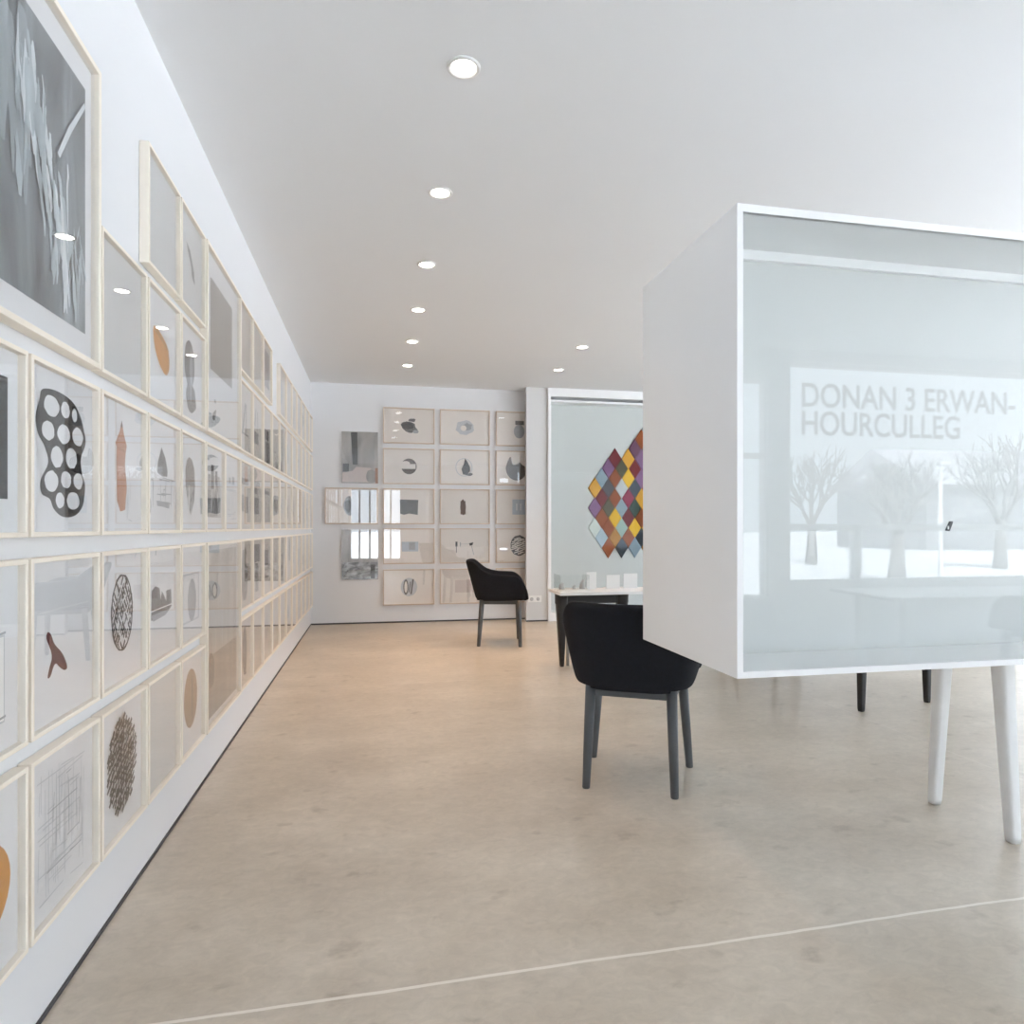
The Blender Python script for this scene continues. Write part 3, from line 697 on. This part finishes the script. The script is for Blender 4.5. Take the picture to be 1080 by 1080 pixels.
# small black clip on the pane
px = empty('clip', (1.673, YA+.004, 1.098)); tag(px, 'small black clip on the display box pane', 'clip')
bm = bmesh.new()
pr = [(-.011, -.008), (.002, -.010), (.013, .016), (.012, .020), (.004, .019)]
fa = [bm.verts.new((x, 0, z)) for x, z in pr]; fb = [bm.verts.new((x, -.005, z)) for x, z in pr]
bm.faces.new(fa); bm.faces.new(fb[::-1])
for k in range(5): bm.faces.new((fa[k], fa[(k+1) % 5], fb[(k+1) % 5], fb[k]))
obj('jaw', bm, 'black_metal', px)
bm = bmesh.new(); box(bm, -.006, -.002, -.0062, -.005, -.004, .006); obj('mark', bm, 'plastic', px)

# ------------------------------------------------------------ far display case with coloured felt
XC0, XC1, YC = 1.955, 4.7, 7.56
cs = empty('display_case', ((XC0+XC1)/2, YC, 0)); tag(cs, 'tall white framed glazed case by the back wall holding coloured felt diamonds', 'display case')
ox = cs.location.x; fr = .035
bm = bmesh.new()
box(bm, XC0-ox, XC0+fr-ox, -.03, .20, 0.0, ZC-.002); box(bm, XC1-fr-ox, XC1-ox, -.03, .20, 0, ZC-.002)
box(bm, XC0+fr-ox, XC1-fr-ox, -.03, .20, ZC-.10, ZC-.002); box(bm, XC0+fr-ox, XC1-fr-ox, -.03, .20, 0, .10)
obj('frame', bm, 'white', cs)
bm = bmesh.new(); box(bm, XC0+fr-ox, XC1-fr-ox, -.01, .18, ZC-.16, ZC-.135); obj('top_rail', bm, 'white', cs)
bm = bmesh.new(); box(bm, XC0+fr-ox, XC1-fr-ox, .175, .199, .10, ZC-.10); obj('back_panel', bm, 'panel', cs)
bm = bmesh.new(); box(bm, XC0+fr-ox, XC1-fr-ox, -.02, -.014, .10, ZC-.165); obj('front_pane', bm, 'pane_far', cs)

tiles = {(6,1):'plum',(7,0):'rust',(3,2):'maroon',(5,2):'amber',(2,3):'purple',(4,3):'olive',(6,3):'maroon',(1,4):'bluegrey',(3,4):'rust',(5,4):'yellow',
 (0,5):'amber',(2,5):'charcoal',(4,5):'pale',(6,5):'slate',(1,6):'maroon',(3,6):'rust',(5,6):'crimson',(0,7):'purple',(2,7):'olive',(4,7):'bluegrey',(6,7):'green',
 (1,8):'rust',(3,8):'yellow',(5,8):'maroon',(0,9):'mint',(2,9):'rust',(4,9):'teal',(6,9):'yellow',(1,10):'sky',(3,10):'ochre',(5,10):'rust',(7,10):'slate',
 (2,11):'rust',(4,11):'slate',(6,11):'bluegrey',(7,2):'purple',(7,4):'purple',(7,6):'amber',(7,8):'rust'}
rt = random.Random(9); ks = [k for k in FELT if k not in ('mint', 'pale')]
for i in range(8, 13):
    for j in range(-1, 12):
        if (i+j) % 2 == 1 and abs(i-9)+abs(j-5)*.55 < 4.4: tiles[i, j] = rt.choice(ks)
fl = empty('felt_hanging', (2.505, YC+.17, 2.165)); tag(fl, 'patchwork of coloured felt diamonds hanging in the far glazed case', 'wall hanging')
bm = bmesh.new(); mats = []
for (i, j), colr in tiles.items():
    if colr not in mats: mats.append(colr)
    x = .085+i*.0855+(.0); z = .0-.1205*(j-.1)
    hw, hh, t = .085, .131, .012
    pts = [(x-hw, z), (x, z-hh), (x+hw, z), (x, z+hh)]
    back = [bm.verts.new((p[0], 0.004, p[1])) for p in pts]; mid = [bm.verts.new((p[0], -t*.5-.001*((i*3+j) % 3), p[1])) for p in pts]
    ctr = [bm.verts.new((x+(p[0]-x)*.86, -t-.003*((i+2*j) % 3), z+(p[1]-z)*.86)) for p in pts]
    fs = [bm.faces.new(back), bm.faces.new(ctr)]
    for k in range(4):
        n = (k+1) % 4; fs.append(bm.faces.new((back[k], back[n], mid[n], mid[k]))); fs.append(bm.faces.new((mid[k], mid[n], ctr[n], ctr[k])))
    for f in fs: f.material_index = mats.index(colr)
obj('felt_tiles', bm, ['felt_'+m for m in mats], fl)
bm = bmesh.new(); box(bm, .78, .98, -.002, .0045, -.16, -.06); obj('hanging_strip', bm, 'felt_slate', fl)

# ------------------------------------------------------------ tables
def table(loc, rz, w, d, h, label, mat_leg='black_metal', wt=.075, wb=.036, span=None, inset=.12, group=None, grey=False):
    t = empty('trestle_table', loc, rz); tag(t, label, 'table', group)
    bm = bmesh.new(); box(bm, -w/2, w/2, -d/2, d/2, h-.024, h); bevel(bm, .004); obj('tabletop', bm, 'white', t)
    span = span or w-.3
    for s in (-1, 1):
        yb = s*(d/2-inset)
        bm = bmesh.new(); box(bm, -span/2, span/2, yb-.02, yb+.02, h-.11, h-.0245); bevel(bm, .004); obj('beam', bm, mat_leg, t)
        for q in (-1, 1):
            bm = bmesh.new(); sq_leg(bm, (q*(span/2-.03), yb, h-.03), (q*(span/2-.02), yb, 0), wt, wb, .2); obj('leg', bm, mat_leg, t, True)
    return t
# far table in front of the felt: its left trestle shows
t2 = empty('trestle_table', (2.25, 5.30, 0)); tag(t2, 'low white topped table with black legs in front of felt diamonds', 'table')
bm = bmesh.new(); box(bm, -.885, 1.2, -.40, -.05, .576, .60); bevel(bm, .004); obj('tabletop', bm, 'white', t2)
for x0 in (-.875, .5):
    for yb in (-.23,):
        bm = bmesh.new(); box(bm, x0, x0+.60, yb-.022, yb+.022, .495, .5755); bevel(bm, .004); obj('beam', bm, 'black_metal', t2)
        for q, dx in ((x0+.048, .004), (x0+.552, -.004)):
            if False: continue
            bm = bmesh.new(); sq_leg(bm, (q, yb, .572), (q+dx, yb, 0), .092, .032, .2); obj('leg', bm, 'black_metal', t2, True)
bm = bmesh.new(); tube(bm, [(-.765, -.195, 0), (-.765, -.195, .572)], [.013, .016], 12); lo = obj('post', bm, 'grey_metal', t2, True); lo['label'] = 'slim grey post beside the black leg'
# added cards and clear box standing in for window reflections in the pane
def card(x, y, w, h, label):
    t = empty('reflection_card', (x, y, .60)); tag(t, label, 'card', 'added cards for window reflections')
    bm = bmesh.new(); box(bm, -w/2, w/2, -.004, .004, 0, h); bevel(bm, .0015); obj('face', bm, 'plastic', t)
    bm = bmesh.new(); box(bm, -w/2, w/2, .004, .09, 0, .006); bevel(bm, .0015); obj('foot', bm, 'plastic', t)
card(1.70, 5.16, .085, .135, 'white card added for a window reflection above the far table, leftmost of three')
card(1.885, 5.16, .115, .11, 'white card added for a window reflection above the far table, middle of three')
card(2.035, 5.16, .12, .12, 'white card added for a window reflection above the far table, rightmost of three')
tr = empty('reflection_box', (1.515, 5.10, .60)); tag(tr, 'low clear box with grey models, added for a window reflection, left of cards', 'box')
bm = bmesh.new(); box(bm, -.118, .118, -.10, .10, 0.008, .125); obj('cover', bm, 'pane_far', tr)
bm = bmesh.new(); box(bm, -.123, .123, -.105, .105, -.0, .008); bevel(bm, .002); obj('base', bm, 'plastic', tr)
for x, wd, h in ((-.08, .05, .05), (.02, .03, .03), (.09, .05, .07)):
    bm = bmesh.new(); tube(bm, [(x, 0, .008), (x, 0, .008+h*.6), (x+.01, 0, .008+h)], [wd/2, wd/2.4, wd/5], 10); obj('model', bm, 'socket_dark', tr, True)
# table behind the big box: only its front legs show
t3 = table((3.015, 4.07, 0), R(10), 1.0, 1.35, .60, 'table behind the big display box, only two black legs showing under it', span=.60, inset=.13, wt=.06, wb=.032)
# white table and its twin by the front window, seen in the pane
t4 = table((4.45, -1.0, 0), R(4), 1.7, .75, .60, 'white table by the front window, mirrored in the display box pane', 'white_wood', .085, .06, span=1.35)

# ------------------------------------------------------------ socket low on the slab
sk = empty('wall_socket', (1.80, 7.56, .225)); tag(sk, 'white double wall socket low on the slab beside the far case', 'socket')
bm = bmesh.new(); box(bm, -.08, .08, -.009, 0, 0, .075); bevel(bm, .003); obj('plate', bm, 'plastic', sk)
for s in (-1, 1):
    bm = bmesh.new(); tube(bm, [(s*.038, -.0085, .0375), (s*.038, -.0105, .0375)], [.022, .02], 20); obj('outlet', bm, 'socket_dark', sk, True)

# ------------------------------------------------------------ chairs
def make_chair(label):
    t = empty('armchair', (0, 0, 0)); tag(t, label, 'chair', 'black armchairs')
    # path round the seat, front right -> back -> front left: (x, y) unit shape
    path = []
    for k in range(10): path.append(('s', 1-k/10))
    for k in range(17): path.append(('a', k/16*180))
    for k in range(1, 11): path.append(('f', k/10))
    ZBOT = .425
    def pos(kind, p, hw, yb, yf, yk):
        if kind == 's': return hw, yk+(yf-yk)*p
        if kind == 'f': return -hw, yk+(yf-yk)*p
        a = R(p); e = .62
        cx, sx = math.cos(a), math.sin(a)
        return hw*math.copysign(abs(cx)**e, cx), yk-(yk-yb)*abs(sx)**e
    def rim_h(kind, p):
        if kind in 'sf':
            q = p                       # 0 at the back end of the arm, 1 at its front tip
            return .665-.01*q if q < .5 else .66-.205*(1-math.sqrt(max(0, 1-((q-.5)/.5)**2)))-.02*((q-.5)/.5)
        a = min(p, 180-p)/48; a = min(1, max(0, a)); return .665+(.79-.665)*(a*a*(3-2*a))
    rows = 9; grid = []
    for kind, p in path:
        bx_, by_ = pos(kind, p, .248, -.215, .255, .02)
        h = rim_h(kind, p)
        rx_, ry_ = pos(kind, p, .312, -.315, .275, .0)
        k = (h-ZBOT)/(.79-ZBOT)
        col = []
        for m in range(rows):
            f = m/(rows-1); fk = f*(.45+.55*k) if kind == 'a' else f*min(1, (.25+.75*k)*1.25)
            g = fk**.75
            col.append((bx_+(rx_-bx_)*g, by_+(ry_-by_)*(fk if kind == 'a' else g), ZBOT+(h-ZBOT)*f))
        grid.append(col)
    bm = bmesh.new(); vs = [[bm.verts.new(p) for p in col] for col in grid]
    for a, b in zip(vs, vs[1:]):
        for m in range(rows-1): bm.faces.new((a[m], b[m], b[m+1], a[m+1]))
    o = obj('backrest', bm, 'fabric', t, True)
    so = o.modifiers.new('thick', 'SOLIDIFY'); so.thickness = .030; so.offset = -1
    su = o.modifiers.new('soft', 'SUBSURF'); su.levels = 1; su.render_levels = 2
    # seat pad
    bm = bmesh.new(); n = 40; rings = []
    for z, s in ((.418, .93), (.422, .99), (.440, 1.0), (.458, .985), (.470, .90), (.475, .6)):
        ring = []
        for k in range(n):
            a = 2*math.pi*k/n; c, q = math.cos(a), math.sin(a); e = .45
            ring.append(bm.verts.new((.20*s*math.copysign(abs(c)**e, c), .02+.228*s*math.copysign(abs(q)**e, q), z)))
        rings.append(ring)
    for a, b in zip(rings, rings[1:]):
        for k in range(n): bm.faces.new((a[k], a[(k+1) % n], b[(k+1) % n], b[k]))
    bm.faces.new(rings[0][::-1]); bm.faces.new(rings[-1]); obj('seat', bm, 'fabric', t, True)
    # under-frame and legs
    legs = [(-.168, -.155, -.182, -.185), (.168, -.155, .182, -.185), (-.190, .185, -.222, .198), (.190, .185, .222, .198)]
    bm = bmesh.new()
    for a, b in ((0, 1), (1, 3), (3, 2), (2, 0)):
        p, q = Vector(legs[a][:2]), Vector(legs[b][:2]); d = (q-p).normalized(); nrm = Vector((-d.y, d.x))*.010
        c = [p+nrm, q+nrm, q-nrm, p-nrm]
        lo = [bm.verts.new((v.x, v.y, .388)) for v in c]; hi = [bm.verts.new((v.x, v.y, .4235)) for v in c]
        bm.faces.new(lo[::-1]); bm.faces.new(hi)
        for k in range(4): bm.faces.new((lo[k], lo[(k+1) % 4], hi[(k+1) % 4], hi[k]))
    obj('seat_frame', bm, 'chair_metal', t)
    for x0, y0, x1, y1 in legs:
        bm = bmesh.new(); tube(bm, [(x0, y0, .430), ((x0+x1)/2, (y0+y1)/2, .22), (x1, y1, .004), (x1, y1, 0)], [.0225, .0205, .0165, .0150], 16)
        obj('leg', bm, 'chair_metal', t, True)
    return t
ch = make_chair('black armchair seen from behind, tucked beside the big white display box')
ch.location = (1.113, 2.766, 0); ch.rotation_euler = (0, 0, R(-29))
dup(ch, (1.13, 6.23, 0), R(-100), 'black armchair in side view before the back wall drawings')
dup(ch, (4.3, -.12, 0), R(165), 'black armchair at the front window table, mirrored in the display box pane')
